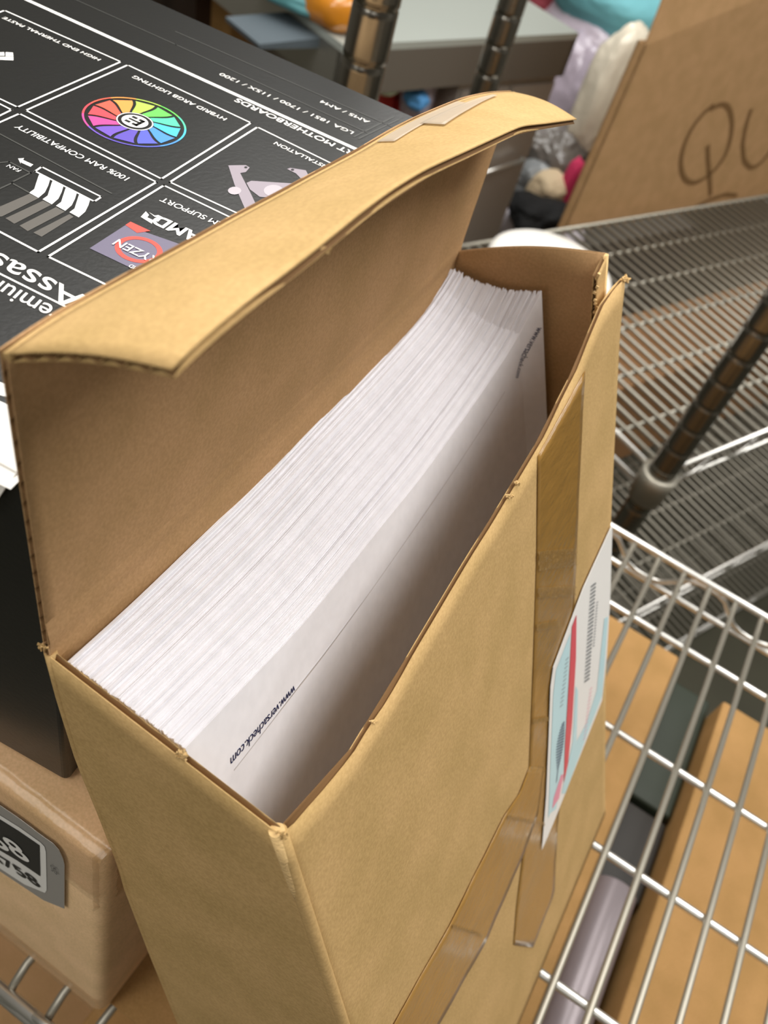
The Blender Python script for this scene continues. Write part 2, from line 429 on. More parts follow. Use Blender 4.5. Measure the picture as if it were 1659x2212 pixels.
# lid: plane through the hinge and the crease
H0 = v3(-0.0955 + T, YN + 0.0005, 0.3262); H1 = v3(-0.1080 + T, YF, 0.3275)
LC0 = on((20, 765), (0, 1, 0), (0, YN + .0025, 0))
LN = unit(np.cross(H1 - H0, LC0 - H0))
sil = [(14, 764), (36, 744), (90, 707), (155, 668), (239, 624), (300, 588), (362, 555), (434, 516), (506, 474), (600, 425), (700, 369), (743, 347), (790, 322), (845, 286), (902, 257), (953, 235), (1007, 213), (1062, 201), (1112, 199)]
crease = np.array([on(p, LN, H0) for p in sil])
def arc(P, m):
    P = np.array(P, float); d = np.r_[0, np.cumsum(np.linalg.norm(np.diff(P, axis=0), axis=1))]; d /= d[-1]
    t = np.linspace(0, 1, m); return np.stack([np.interp(t, d, P[:, k]) for k in range(3)], 1)
def smooth(P, n=3):
    P = P.copy()
    for _ in range(n): P[1:-1] = (P[:-2] + 2 * P[1:-1] + P[2:]) / 4
    return P
NL = 64
cr = smooth(arc(crease, NL), 6)
hinge = np.array([lerp(H0, H1, t) for t in np.linspace(0, 1, NL)])
far_edge_px = [(985.6, 538), (1010, 462), (1034.5, 375), (1061.6, 304.6)]
G = []
for t in np.linspace(0, 1, 26):
    row = []
    for j in range(NL):
        p = lerp(hinge[j], cr[j], t)
        v = j / (NL - 1)
        p = p + LN * (0.0022 * math.sin(math.pi * t) * math.sin(math.pi * v))
        row.append(p)
    G.append(row)
HG = G
lidn = np.cross(np.array(G[1][0]) - G[0][0], np.array(G[0][1]) - G[0][0])
lid_out = lidn[0] > 0      # grid is the face turned to the paper
lid = board('lid', G, kbox, m=KRAFT2, sgn=(1 if lidn[0] > 0 else -1))
sk = []
for d_ in (-0.007, -0.004, -0.002, 0.0, 0.003, 0.006, 0.010):
    row = []
    for j in range(NL):
        y = hinge[j][1]
        if d_ <= 0: v_ = (y - YN) / (YF - YN); z_ = 0.3272 + d_; p = v3(back_x(z_, v_) + T + 0.0003, y, z_)
        else: p = lerp(hinge[j], cr[j], d_ / 0.088) + LN * (1 if LN[0] > 0 else -1) * {0.003: 0.0005, 0.006: 0.0002, 0.010: 0.00002}[d_]
        row.append(p)
    sk.append(row)
b = MB(); b.grid(sk); b.build('crease', KRAFT2, lid)
# tuck flap: from the crease to its free edge
N0 = on((369, 795), (0, 1, 0), (0, YN + .003, 0)); N1 = on((1246, 257), (0, 1, 0), (0, YF - .004, 0))
FNn = unit(np.cross(N1 - N0, v3(0, 0, 1)))
edge = [(369, 797), (390, 772), (416, 747), (470, 704), (542, 642), (600, 602), (700, 524), (772, 463), (845, 409), (917, 365), (1007, 325), (1062, 300), (1127, 271), (1180, 266), (1246, 257)]
ed = smooth(arc([on(p, FNn, N0) for p in edge], NL), 4)
G = []
for t in np.linspace(0, 1, 16):
    row = []
    for j in range(NL):
        v = j / (NL - 1)
        p = lerp(cr[j], ed[j], t)
        p = p + v3(0, 0, 0.0016 * math.sin(math.pi * t) * (0.6 + 0.4 * math.cos(6 * v)))
        row.append(p)
    G.append(row)
fn = np.cross(np.array(G[1][5]) - G[0][5], np.array(G[0][6]) - G[0][5])
flap = board('tuck_flap', G, lid, m=KRAFT, sgn=(1 if fn[2] > 0 else -1))
FLAPG = np.array(G)
b = MB(); b.tube(cr[:] + v3(-0.0001, 0, -0.0010), 0.0011, 8)
b.build('crease', KRAFT, lid)
def flap_pt(v, t, off=0.0):
    fj = v * (NL - 1); j = min(int(fj), NL - 2); f = fj - j; ft = t * 15; i = min(int(ft), 14); g = ft - i
    p = lerp(lerp(FLAPG[i][j], FLAPG[i][j + 1], f), lerp(FLAPG[i + 1][j], FLAPG[i + 1][j + 1], f), g)
    return p + v3(0, 0, off)
def flap_strip(name, v0, v1, ts0, ts1, off, m, par):
    A = [[flap_pt(lerp(v0, v1, a), lerp(lerp(ts0[0], ts0[1], a), lerp(ts1[0], ts1[1], a), c), off) for c in np.linspace(0, 1, 6)] for a in np.linspace(0, 1, 14)]
    B = [[p + v3(0, 0, -0.0001) for p in r] for r in A]
    b = MB(); b.slab(A, B); return b.build(name, m, par)
flap_strip('tape_remnant', 0.52, 0.75, (0.02, 0.0), (0.20, 0.13), 0.0005, CLEARW, flap)
flap_strip('tape_remnant', 0.60, 0.86, (0.14, 0.10), (0.40, 0.16), 0.0007, CLEARW, flap)
# torn tab bits on rims
b = MB(); fuzz_clump(b, (702, 540), 22, (FNn, N0), 5, .0008); b.build('torn_tab', TORN, flap)
b = MB(); fuzz_clump(b, (1118, 1044), 16, (NF, PF), 3.5, .0010); fuzz_clump(b, (1101, 1073), 16, (NF, PF), 3.5, .0010)
fuzz_clump(b, (804, 1560), 8, (NF, PF), 4, .0007); fuzz_clump(b, (1349, 603), 26, (NF, PF), 4, .0016)
b.build('torn_tab', TORN, frontp)

def crinkle(y0, y1, s0, s1, n=70, m_=14):
    A = []
    for a in np.linspace(0, 1, n):
        A.append([front_pt(lerp(y0, y1, a), lerp(s0, s1, u) , 0.0012 + 0.0007 * noise.noise(Vector((a * n * .45, u * m_ * .5, s0 * 50)))) for u in np.linspace(0, 1, m_)])
    b = MB(); b.grid(A); return b
# tape strips and the shipping label on the front panel
CRINK = mat('crinkled_tape', (168, 132, 74), 0.14, spec=0.9, coat=1.0, alpha=0.5)
def front_grid(L, R, m, off, n=6):
    """strip between two pixel polylines lying on the front panel"""
    A = []
    Lp = arc([on(p, NF, PF) for p in L], m); Rp = arc([on(p, NF, PF) for p in R], m)
    for a, c in zip(Lp, Rp): A.append([lerp(a, c, u) + NF * (off + 0.00022 * noise.noise(Vector(lerp(a, c, u) * 90))) for u in np.linspace(0, 1, n)])
    B = [[p - NF * 0.00012 for p in r] for r in A]
    b = MB(); b.slab(A, B); return b
front_grid([(1160, 985), (1158, 1200), (1150, 1450), (1142, 1650), (1130, 1830), (1114, 1960), (1108, 2040)],
           [(1262, 800), (1252, 1000), (1246, 1150), (1236, 1400), (1222, 1600), (1203, 1790), (1196, 1930), (1150, 2046)], 60, 0.0004, 14).build('packing_tape', TAPE, frontp)
front_grid([(1142, 1655), (1119, 1714), (1087, 1760), (968, 1998), (900, 2117), (820, 2260)],
           [(1172, 1655), (1160, 1760), (1124, 1856), (1051, 2025), (946, 2212), (910, 2280)], 40, 0.0007, 12).build('packing_tape', TAPE, frontp)

def px_ys(p): q = on(p, NF, PF); return q[1], float(np.hypot(q[0] - PF[0], q[2]))
for (pa, pb, h_) in (((1158, 1232), (1240, 1220), .010), ((1157, 1292), (1238, 1285), .006), ((1154, 1362), (1206, 1352), .004), ((1146, 1562), (1180, 1556), .003), ((1092, 1768), (1172, 1782), .003), ((972, 2002), (1038, 2022), .003)):
    ya, sa = px_ys(pa); yb, sb = px_ys(pb)
    b = crinkle(ya, yb, sa, sa + h_); 
    ds = sb - sa
    b.v = [tuple(np.array(v) + UP * (ds * (v[1] - ya) / (yb - ya))) for v in b.v]
    b.build('tape_wrinkle', CRINK, frontp)
LABW = mat('label_white', (236, 234, 230), 0.4); LABB = mat('label_pale_blue', (190, 222, 228), 0.4)
LABR = mat('label_red', (214, 84, 96), 0.4); LABK = mat('label_ink', (92, 96, 100), 0.5); LABN = mat('label_navy', (70, 82, 104), 0.5); LABP = mat('label_pink', (226, 150, 168), 0.5)
def lp3(p, off): return on(p, NF, PF) + NF * off
b = MB()
outl = [(1318, 1131), (1255, 1268), (1190, 1440), (1184, 1482), (1180, 1600), (1175, 1720), (1166, 1834), (1190, 1778), (1296, 1512), (1306, 1420), (1313, 1300)]
b.prism([lp3(p, 0.0010) for p in outl], NF * 0.00025, 0)
def lab(pts, m, off=0.0014): b.poly([lp3(p, off) for p in pts], m)
lab([(1226, 1366), (1219, 1520), (1211, 1660), (1204, 1700), (1196, 1745), (1183, 1755), (1179, 1765), (1189, 1500), (1195, 1446)], 1)
lab([(1300, 1335), (1308, 1330), (1296, 1500), (1262, 1588), (1216, 1712), (1208, 1712), (1232, 1600), (1238, 1480), (1243, 1490), (1240, 1600), (1262, 1560), (1284, 1490)], 1)
lab([(1229, 1352), (1239, 1326), (1238, 1420), (1230, 1560), (1221, 1650), (1212, 1690), (1215, 1600), (1224, 1450)], 2, 0.0015)
for k in range(26):          # barcode strokes seen edge on
    t = k / 26; p0 = lerp(v3(1276, 1262, 0), v3(1262, 1475, 0), t)
    lab([(p0[0] - 6, p0[1] + 3), (p0[0] + 5, p0[1] - 6), (p0[0] + 5, p0[1] - 2), (p0[0] - 6, p0[1] + 6)], 3, 0.0015)
for k in range(16):
    t = k / 16; p0 = lerp(v3(1284, 1300, 0), v3(1276, 1400, 0), t)
    lab([(p0[0] - 2, p0[1]), (p0[0] + 2, p0[1] - 3), (p0[0] + 2, p0[1] - 1), (p0[0] - 2, p0[1] + 2)], 3, 0.0015)
for k in range(22):
    t = k / 22; wd = 8 * math.sin(math.pi * min(1, t * 1.15 + .1)) + 1.5; p0 = lerp(v3(1211, 1560, 0), v3(1196, 1690, 0), t)
    lab([(p0[0] - wd, p0[1] + 3), (p0[0] + wd * .6, p0[1] - 5), (p0[0] + wd * .6, p0[1] - 1), (p0[0] - wd, p0[1] + 6)], 4, 0.0015)
lab([(1206, 1672), (1212, 1670), (1202, 1722), (1187, 1745), (1190, 1722)], 5, 0.0015)
for k in range(12):
    p0 = lerp(v3(1219, 1420, 0), v3(1206, 1530, 0), k / 12)
    lab([(p0[0] - 4, p0[1] + 4), (p0[0] + 3, p0[1] - 3), (p0[0] + 3, p0[1] - 1.6), (p0[0] - 4, p0[1] + 5.4)], 3, 0.0015)
for k in range(14):
    p0 = lerp(v3(1271, 1485, 0), v3(1256, 1600, 0), k / 14)
    lab([(p0[0] - 3, p0[1] + 4), (p0[0] + 3, p0[1] - 3), (p0[0] + 3, p0[1] - 1.6), (p0[0] - 3, p0[1] + 5.4)], 5, 0.0015)
b.build('shipping_label', [LABW, LABB, LABR, LABK, LABN, LABP], frontp)['label'] = 'white and pale blue shipping label with a red line'

# ------------------------------------------------------------------ the sheets packed in the box
def edge_profile(px, P0, P1):
    n = unit(np.cross(P1 - P0, v3(0, 0, 1))); Q = np.array([on(p, n, P0) for p in px]); return Q[np.argsort(Q[:, 1])]
a0 = on((147, 1436), (0, 1, 0), (0, YN + .0032, 0)); a1 = on((970, 573), (0, 1, 0), (0, YF - .006, 0))
c0 = on((400, 1617), (0, 1, 0), (0, YN + .0032, 0)); c1 = on((1170, 628), (0, 1, 0), (0, YF - .006, 0))
backE = edge_profile([(141, 1434), (208, 1374), (317, 1276), (425, 1168), (498, 1102), (557, 1043), (621, 972), (682, 907), (746, 842), (817, 767), (852, 731), (883, 692), (923, 653), (943, 616), (970, 573)], a0, a1)
frontE = edge_profile([(400, 1617), (460, 1557), (527, 1481), (569, 1439), (611, 1400), (686, 1313), (775, 1200), (850, 1103), (883, 1067), (926, 1011), (966, 954), (999, 908), (1049, 838), (1092, 772), (1135, 706), (1170, 628)], c0, c1)
backE = smooth(arc(backE, 40), 8); frontE = smooth(arc(frontE, 40), 8)
def prof(E, y): return v3(np.interp(y, E[:, 1], E[:, 0]), y, np.interp(y, E[:, 1], E[:, 2]))
NS = 165
sheet_lbls = 'plain white sheet standing upright in the tightly packed stack in the open kraft box'
NYS = 30
wob = [random.uniform(-1, 1) for _ in range(NS + 1)]
for k in range(NS):
    t = k / (NS - 1)
    front = (k == NS - 1)
    if 2 < k < NS - 3: t += random.uniform(-0.42, 0.42) / NS
    lean0 = math.radians(13); lean1 = math.radians(25.5)
    lean = lerp(lean0, lean1, t)
    # mild grouping: runs of sheets sit slightly higher or lower
    dz = 0.0011 * noise.noise(Vector((k * 0.17, 3.1, 0))) + 0.00013 * random.uniform(-1, 1) + (0.0003 if k % 9 == 4 else 0) - (0.0012 if k in (7, 12, 19, 31, 44, 58, 71, 90, 113, 131, 150) else 0)
    dy0 = 0.0002 * random.uniform(-1, 1); dy1 = 0.0006 * random.uniform(-1, 1)
    if front: dz = dy0 = dy1 = 0.0
    A = []
    th = 0.00022 if not front else 0.00032
    for u in np.linspace(0, 1, 9):
        row = []
        for w_ in np.linspace(0, 1, NYS):
            y = lerp(YN + 0.0032 + dy0, YF - 0.006 + dy1, w_)
            p = lerp(prof(backE, y), prof(frontE, y), t)
            # sag of the stack's top between its two faces at the far end
            sag = 4 * t * (1 - t) * (0.0042 * max(0, (w_ - 0.55) / 0.45) ** 1.5)
            p = p + v3(0, 0, dz - sag + 0.00060 * noise.noise(Vector((k * 0.16, y * 9, 0))))
            d = 0.20 * u
            ex = math.sin(lean) * d; ez = -math.cos(lean) * d
            if u > 0: ex += 0.0
            q = p + v3(ex, 0, ez)
            row.append(q)
        A.append(row)
    A = np.array(A); N_ = v3(math.cos(lean), 0, math.sin(lean))
    b = MB(); b.slab(A, A - N_ * th, 0, False)
    o = b.build('paper_sheet', PAPER)
    if front:
        tag(o, 'frontmost white sheet of the stack, its broad face showing a navy printed web address', 'paper sheet')
        FR = A
    else:
        tag(o, sheet_lbls, 'paper sheet', 'white sheets packed upright in the open kraft box')
    if front: FSHEET = o
# printing on the frontmost sheet
Nf = v3(math.cos(math.radians(25.5)), 0, math.sin(math.radians(25.5)))
P00 = np.array(FR[0][2]); P01 = np.array(FR[0][-3])
def sheetplane(px): return on(px, Nf, (FR[3][8] + FR[3][20]) / 2 + Nf * 0.0002)
def sheet_hit(px):
    # locally planar sheet surface under the pixel
    p = sheetplane(px)
    def gap(t):
        p = CAM + ray(*px) * t
        w_ = np.clip((p[1] - FR[0][0][1]) / (FR[0][-1][1] - FR[0][0][1]), 0, 1) * (NYS - 1)
        j = int(min(w_, NYS - 2)); q = lerp(FR[0][j], FR[0][j + 1], w_ - j)
        return Nf @ (p - q)
    lo = 0.10; st_ = 0.001
    while gap(lo) > 0 and lo < 0.6: lo += st_
    hi = lo; lo -= st_
    for _ in range(30):
        m_ = (lo + hi) / 2
        if gap(m_) > 0: lo = m_
        else: hi = m_
    return CAM + ray(*px) * lo
def sheet_word(px0, px1, h, label):
    a, c = sheet_hit(px0), sheet_hit(px1)
    u = unit(c - a); v = unit(np.cross(Nf, u))
    b = MB(); b.text('www.versacheck.com', a, u, v, 0, shear=0.15, bold=0.004, fit=np.linalg.norm(c - a), height=h)
    # follow the sheet's slight curve
    vs_ = []
    for q in b.v:
        q = np.array(q); w_ = np.clip((q[1] - FR[0][0][1]) / (FR[0][-1][1] - FR[0][0][1]), 0, 1) * (NYS - 1)
        j = int(min(w_, NYS - 2)); base = lerp(FR[0][j], FR[0][j + 1], w_ - j)
        q = q + Nf * (Nf @ (base - q) + 0.00022); vs_.append(tuple(q))
    b.v = vs_
    o = b.build('printed_web_address', BLUEINK, FSHEET); o['label'] = label
sheet_word((636, 1478), (497, 1637), 0.0029, 'navy printed web address')
sheet_word((1160, 706), (1113, 815), 0.0029, 'navy printed web address')

b = MB(); lp_ = [sheet_hit(p) for p in ((505, 1662), (600, 1540), (701, 1412), (790, 1290), (860, 1190), (925, 1097), (985, 1008), (1040, 925), (1090, 845))]
lp_ = smooth(arc(lp_, 40), 4)
dn = v3(math.sin(math.radians(25.5)), 0, -math.cos(math.radians(25.5)))
for a_, c_ in zip(lp_[:-1], lp_[1:]): b.poly([a_ + Nf * .0002, c_ + Nf * .0002, c_ + dn * .00035 + Nf * .0002, a_ + dn * .00035 + Nf * .0002])
b.build('perforation_line', mat('perforation_grey', (204, 198, 196), 0.7), FSHEET)

# ------------------------------------------------------------------ black cooler box
YAW = 0.1138; EX = v3(math.cos(YAW), math.sin(YAW), 0); EY = v3(-math.sin(YAW), math.cos(YAW), 0)
BC = v3(-0.0985, 0.0895, 0); BZ0, BZ1 = 0.2275, 0.3750
bb = empty('computer_cooler_box', (-0.19, 0.2, BZ0), 'glossy black retail box printed with white panels and a rainbow fan', 'box')
def bpnt(a, c, z): q = BC + EX * a + EY * c; return v3(q[0], q[1], z)
BW, BD = 0.180, 0.2535
b = MB()
def rbox(b, z0, z1, a0, a1, c0, c1, r, m=0):
    """box with rounded vertical edges and slightly rounded top"""
    def ring(z, ins):
        out = []
        for (ca, cc, s0) in ((a1, c0, -90), (a1, c1, 0), (a0, c1, 90), (a0, c0, 180)):
            ax = ca - math.copysign(r, ca - (a0 + a1) / 2); cx = cc - math.copysign(r, cc - (c0 + c1) / 2)
            for q in range(5):
                th = math.radians(s0 + q * 22.5); out.append(bpnt(ax + (r - ins) * math.cos(th), cx + (r - ins) * math.sin(th), z))
        return out
    zs = [(z0, 0.0006), (z0 + .001, 0), (z1 - .0012, 0), (z1 - .0004, .0004), (z1, .0012)]
    ks = [b.add(ring(z, i)) for z, i in zs]; n = 20
    for q in range(len(ks) - 1):
        for i in range(n): b.face([ks[q] + i, ks[q] + (i + 1) % n, ks[q + 1] + (i + 1) % n, ks[q + 1] + i], m)
    b.face([ks[0] + i for i in range(n)][::-1], m); b.face([ks[-1] + i for i in range(n)], m)
rbox(b, BZ0, BZ1, -BW, 0, 0, BD, 0.0022)
b.build('carton_body', [BLACK], bb)
ZN = v3(0, 0, 1)
def bt(p, off=0.0001): return on(p, ZN, (0, 0, BZ1)) + ZN * off
def bline(b, pts, w, m=0, off=0.00012, close=False):
    P = [bt(p, off) for p in pts]
    if close: P = P + [P[0]]
    for q in range(len(P) - 1):
        d = P[q + 1] - P[q]; n = unit(np.cross(ZN, d)) * w / 2; e = unit(d) * w / 2
        b.poly([P[q] - n - e, P[q + 1] - n + e, P[q + 1] + n + e, P[q] + n - e], m)
def btext(b, s, p0, p1, h, shear=0.0, bold=0.012, m=0, off=0.00014, flip=False):
    a, c = bt(p0, off), bt(p1, off); u = unit(c - a); v = unit(np.cross(ZN, u))
    b.text(s, a, u, v, m, shear=shear, bold=bold, fit=np.linalg.norm(c - a), height=h)
# panels and rules
b = MB(); W = 0.00075
bline(b, [(60, 1), (785, 330)], 0.0021)
bline(b, [(-30, 38), (10, 23), (261, 134), (38, 232), (-30, 200)], W)
bline(b, [(276, 141), (542, 266), (349, 387), (56, 239)], W, close=True)
bline(b, [(-30, 278), (42, 246), (338, 394), (83, 545), (-60, 470)], W)
bline(b, [(-20, 215), (25, 238), (-20, 260)], W)
bline(b, [(556, 275), (790, 390), (640, 520), (367, 394)], W, close=True)
bline(b, [(354, 401), (570, 505), (290, 645), (104, 555)], W, close=True)
bline(b, [(-60, 562), (160, 672)], W * 0.9)
bline(b, [(90, 361), (219, 426), (204, 436), (76, 370.6)], W * 0.9, close=True)
b.build('printed_rules', WHITE, bb)['label'] = 'thin white printed panel outlines'
b = MB()
btext(b, 'HIGH END THERMAL PASTE', (219, 129), (11, 37), 0.0021)
btext(b, 'HYBRID ARGB LIGHTING', (491, 257), (292, 164), 0.0024)
btext(b, '100% RAM COMPATIBILITY', (281, 385), (42, 270), 0.0027)
btext(b, 'FAN', (47, 368), (21, 356), 0.0018, bold=0.005)
btext(b, 'ORT MOTHERBOARDS', (790, 341), (514, 213), 0.0034, bold=0.016)
btext(b, 'LGA 1851 / 1700 / 115X / 1200', (765, 286), (479, 158), 0.0026, bold=0.006)
btext(b, 'AM5 / AM4', (800, 263), (695, 217), 0.0026, bold=0.006)
btext(b, 'INSTALLATION', (716, 363), (597, 307), 0.0024)
btext(b, 'FORM SUPPORT', (516, 497), (353, 427), 0.0027)
btext(b, 'AMD', (441, 511), (343, 466), 0.0052, bold=0.03)
b.poly([bt(p) for p in ((315, 457), (304, 469), (328, 484), (331, 476), (318, 470), (322, 465))])
b.poly([bt(p) for p in ((322, 459), (334, 466), (342, 465), (352, 470), (341, 480), (337, 476), (344, 471), (334, 469))])
btext(b, 'Assassin', (188, 641), (-98, 498), 0.0078, shear=-0.22, bold=0.006)
btext(b, 'Premium', (166, 688), (-24, 592), 0.0060, shear=-0.2, bold=0.004)
btext(b, 'RYZEN', (346, 561), (257, 519), 0.0036, bold=0.01, off=0.0004)
btext(b, 'AMD', (309, 585), (283, 573), 0.0016, bold=0.01, off=0.0004)
b.build('printed_lettering', WHITE, bb)['label'] = 'bold white printed lettering'
b = MB()
# arrow beside FAN
b.poly([bt(p) for p in ((39, 343), (52, 342), (50, 346), (72, 356), (66, 361), (44, 351), (45, 355))])
# tapered white memory stick tops
for k in range(4):
    s = (k * 29, k * 14.0)
    pl = [(85, 377), (108, 389), (104, 402), (97, 416), (83, 428), (63, 417), (74, 409), (83, 381)]
    b.poly([bt((x + s[0], y + s[1])) for x, y in pl])
# tube of paste at the far left
b.poly([bt(p) for p in ((-20, 114), (9, 113), (10, 121), (-20, 121))]); b.poly([bt(p) for p in ((12, 113), (28, 114), (29, 122), (12, 122))]); b.poly([bt(p) for p in ((-20, 123), (29, 123), (29, 131), (-20, 129))])
b.build('printed_picture', WHITE, bb)['label'] = 'white printed arrow, memory stick tops and paste tube'
GREY2 = mat('mid_grey_print', (88, 84, 78), 0.4)
b = MB()
for pl in ([(64, 419), (83, 429), (5, 468), (-12, 470), (-12, 452)], [(93, 434), (111, 443), (31, 484), (12, 472)], [(121, 448), (140, 458), (60, 500), (42, 488)], [(150, 463), (159, 469), (90, 512), (72, 503)]):
    b.poly([bt(p) for p in pl], 0)
for ln in ([(380, 69), (862, 281)], [(380, 97), (795, 288)], [(150, -6), (380, 97)], [(862, 258), (775, 300)], [(850, 253), (765, 296)], [(0, 290), (240, 418)], [(0, 408), (26, 396)], [(26, 396), (62, 416)], [(0, 352), (20, 350), (66, 374), (30, 392)]):
    bline(b, ln, 0.0006, 1)
b.build('printed_grey_artwork', [GREY2, GREYP], bb)['label'] = 'dark grey printed bars and lines'
# rainbow fan picture
b = MB()
fc = bt((291.5, 263), 0); e1 = (bt((391, 265), 0) - bt((194, 258), 0)) / 2; rad = 0.0182
e1 = -EX; e2 = -EY
def fpnt(r, a, off=0.00015): return fc + (e1 * math.cos(a) + e2 * math.sin(a)) * r * rad + ZN * off
hues = [(226, 70, 80), (232, 90, 70), (240, 150, 70), (170, 200, 80), (100, 196, 84), (80, 200, 160), (70, 180, 220), (70, 140, 220), (84, 92, 190), (92, 76, 176), (110, 80, 180), (190, 70, 140)]
FANM = [mat('fan_print', c, 0.4) for c in hues] + [WHITE, BLACK]
NB = 12; a_start = math.radians(60)
for k in range(NB):
    a0_ = a_start - (k + 0.9) * 2 * math.pi / NB
    for q in range(8):
        u0, u1 = q / 8, (q + 1) / 8
        def ed_(u, side):
            r = lerp(0.36, 0.86, u); sw = -0.55 * u + 0.35 * u * u; wdt = lerp(0.20, 0.225, u)
            return fpnt(r, a0_ + sw + side * wdt)
        b.poly([ed_(u0, -1), ed_(u1, -1), ed_(u1, 1), ed_(u0, 1)], k)
for q in range(96):
    a, c = 2 * math.pi * q / 96, 2 * math.pi * (q + 1) / 96
    k = int(((a_start - a - 0.9 * 2 * math.pi / NB) % (2 * math.pi)) / (2 * math.pi) * NB) % NB
    b.poly([fpnt(0.93, a), fpnt(0.97, a), fpnt(0.97, c), fpnt(0.93, c)], k)
    b.poly([fpnt(0.32, a), fpnt(0.345, a), fpnt(0.345, c), fpnt(0.32, c)], 12)
b.poly([fpnt(0.25, 2 * math.pi * q / 40, 0.0002) for q in range(40)], 12)
def hubrect(x0, x1, y0, y1): b.poly([fc + (e1 * x + e2 * y) * rad + ZN * 0.0003 for x, y in ((x0, y0), (x1, y0), (x1, y1), (x0, y1))], 13)
for r_ in ((-0.14, -0.02, -0.15, -0.08), (0.03, 0.14, -0.15, -0.08), (-0.14, 0.14, -0.03, 0.02), (-0.14, -0.08, -0.15, 0.15), (-0.14, -0.02, 0.08, 0.15), (0.03, 0.14, 0.08, 0.15)): hubrect(*r_)
b.build('fan_picture', FANM, bb)['label'] = 'printed rainbow coloured fan wheel'
# processor badge picture
b = MB()
b.poly([bt(p, .00012) for p in ((193.5, 537), (271, 487), (394, 530), (420, 545), (330, 602))], 0)
b.poly([bt(p, .00020) for p in ((271, 487), (282, 480), (325, 500), (296, 504))], 1)
oc = bt((300, 540), 0.0002); 
for q in range(40):
    a, c = 2 * math.pi * q / 40, 2 * math.pi * (q + 1) / 40
    R0, R1 = 0.0052, 0.0068
    b.poly([oc + (EX * math.cos(x) + EY * math.sin(x)) * r for x, r in ((a, R0), (a, R1), (c, R1), (c, R0))], 1)
b.build('processor_picture', [mat('slate_violet_print', (104, 98, 118), 0.4), mat('orange_red_print', (226, 74, 62), 0.4)], bb)['label'] = 'printed grey violet processor badge with orange ring'
# mounting bracket picture
LIL = mat('lilac_grey_print', (148, 138, 146), 0.4); LIL2 = mat('pale_lilac_print', (176, 168, 174), 0.4)
z3 = lambda x, y: (350 + x / 3.318, 150 + y / 3.318)
b = MB()
b.poly([bt(z3(*p), .00013) for p in ((475, 690), (600, 688), (628, 705), (600, 738), (560, 745), (630, 880), (680, 985), (720, 1040), (640, 1060), (600, 1015), (520, 830))], 0)
b.poly([bt(z3(*p), .00012) for p in ((605, 815), (640, 800), (980, 822), (1040, 900), (880, 990), (790, 922), (700, 915), (630, 862))], 0)
b.poly([bt(z3(*p), .00013) for p in ((895, 715), (920, 708), (1030, 725), (1100, 860), (1040, 850), (1010, 800), (960, 748))], 0)
b.poly([bt(z3(500 + 48 * math.cos(q * math.pi / 8) + 20, 872 + 28 * math.sin(q * math.pi / 8)), .00018) for q in range(16)], 1)
b.poly([bt(z3(798 + 70 * math.cos(q * math.pi / 10), 872 + 42 * math.sin(q * math.pi / 10)), .00018) for q in range(20)], 1)
b.poly([bt(z3(600 + 12 * math.cos(q * math.pi / 4), 705 + 7 * math.sin(q * math.pi / 4)), .0002) for q in range(8)], 2)
b.poly([bt(z3(935 + 12 * math.cos(q * math.pi / 4), 722 + 7 * math.sin(q * math.pi / 4)), .0002) for q in range(8)], 2)
b.build('bracket_picture', [LIL, LIL2, BLACK], bb)['label'] = 'printed lilac grey mounting bracket'
# big white title block near the front edge, and its folded label
b = MB()
b.poly([bt(p) for p in ((-70, 800), (0, 826), (19, 833), (30, 862), (0, 854), (-70, 830))])
b.poly([bt(p) for p in ((-70, 838), (0, 867), (24, 878), (60, 1000), (47, 1034), (23, 1058), (-60, 1020))])
b.build('printed_title_block', WHITE, bb)['label'] = 'large white printed block at the front edge'
b = MB()
fl = [bt((0, 1072), .0004), bt((48, 1078), .0004), bt((52, 1092), .0004), bt((0, 1082), .0004)]
pL = lambda a, z, o=0.0006: bpnt(a, -o, z)
b.prism([bpnt(-0.034, 0.001, BZ1 + .0004), bpnt(-0.0085, 0.001, BZ1 + .0004), bpnt(-0.0085, -0.0022, BZ1 - .0006), bpnt(-0.0140, -0.0024, BZ1 - 0.0125), bpnt(-0.034, -0.0024, BZ1 - 0.017)], v3(0, 0, 0.0003))
b.build('folded_sticker', mat('white_sticker', (226, 222, 214), 0.35), bb)['label'] = 'white sticker folded over the front edge'

# ------------------------------------------------------------------ taped kraft box under the black one
tb = empty('cardboard_box', (-0.2, 0.2, 0.0), 'taped kraft cardboard box under the black box, with a grey numbered sticker', 'box')
def bevbox(b, x0, x1, y0, y1, z0, z1, r, m=0, seg=4):
    bm = bmesh.new(); bmesh.ops.create_cube(bm, size=1)
    for v in bm.verts: v.co = Vector((lerp(x0, x1, v.co.x + .5), lerp(y0, y1, v.co.y + .5), lerp(z0, z1, v.co.z + .5)))
    bmesh.ops.bevel(bm, geom=list(bm.edges), offset=r, segments=seg, profile=0.5, affect='EDGES')
    k = b.add([tuple(v.co) for v in bm.verts]); bm.verts.index_update()
    for f in bm.faces: b.face([k + v.index for v in f.verts], m, True)
    bm.free()
LX1 = -0.0715; LY0 = 0.0765
b = MB(); bevbox(b, -0.42, LX1, LY0, 0.46, 0.001, 0.2265, 0.006)
b.build('carton_body', KRAFTL, tb)
b = MB(); b.prism([v3(LX1 - .01, 0.0835, 0.0018), v3(-0.006, 0.0835, 0.0018), v3(-0.012, 0.40, 0.0018), v3(LX1 - .01, 0.40, 0.0018)], v3(0, 0, .0022)); b.build('bottom_flap', KRAFT3, tb)
b = MB()
A = []
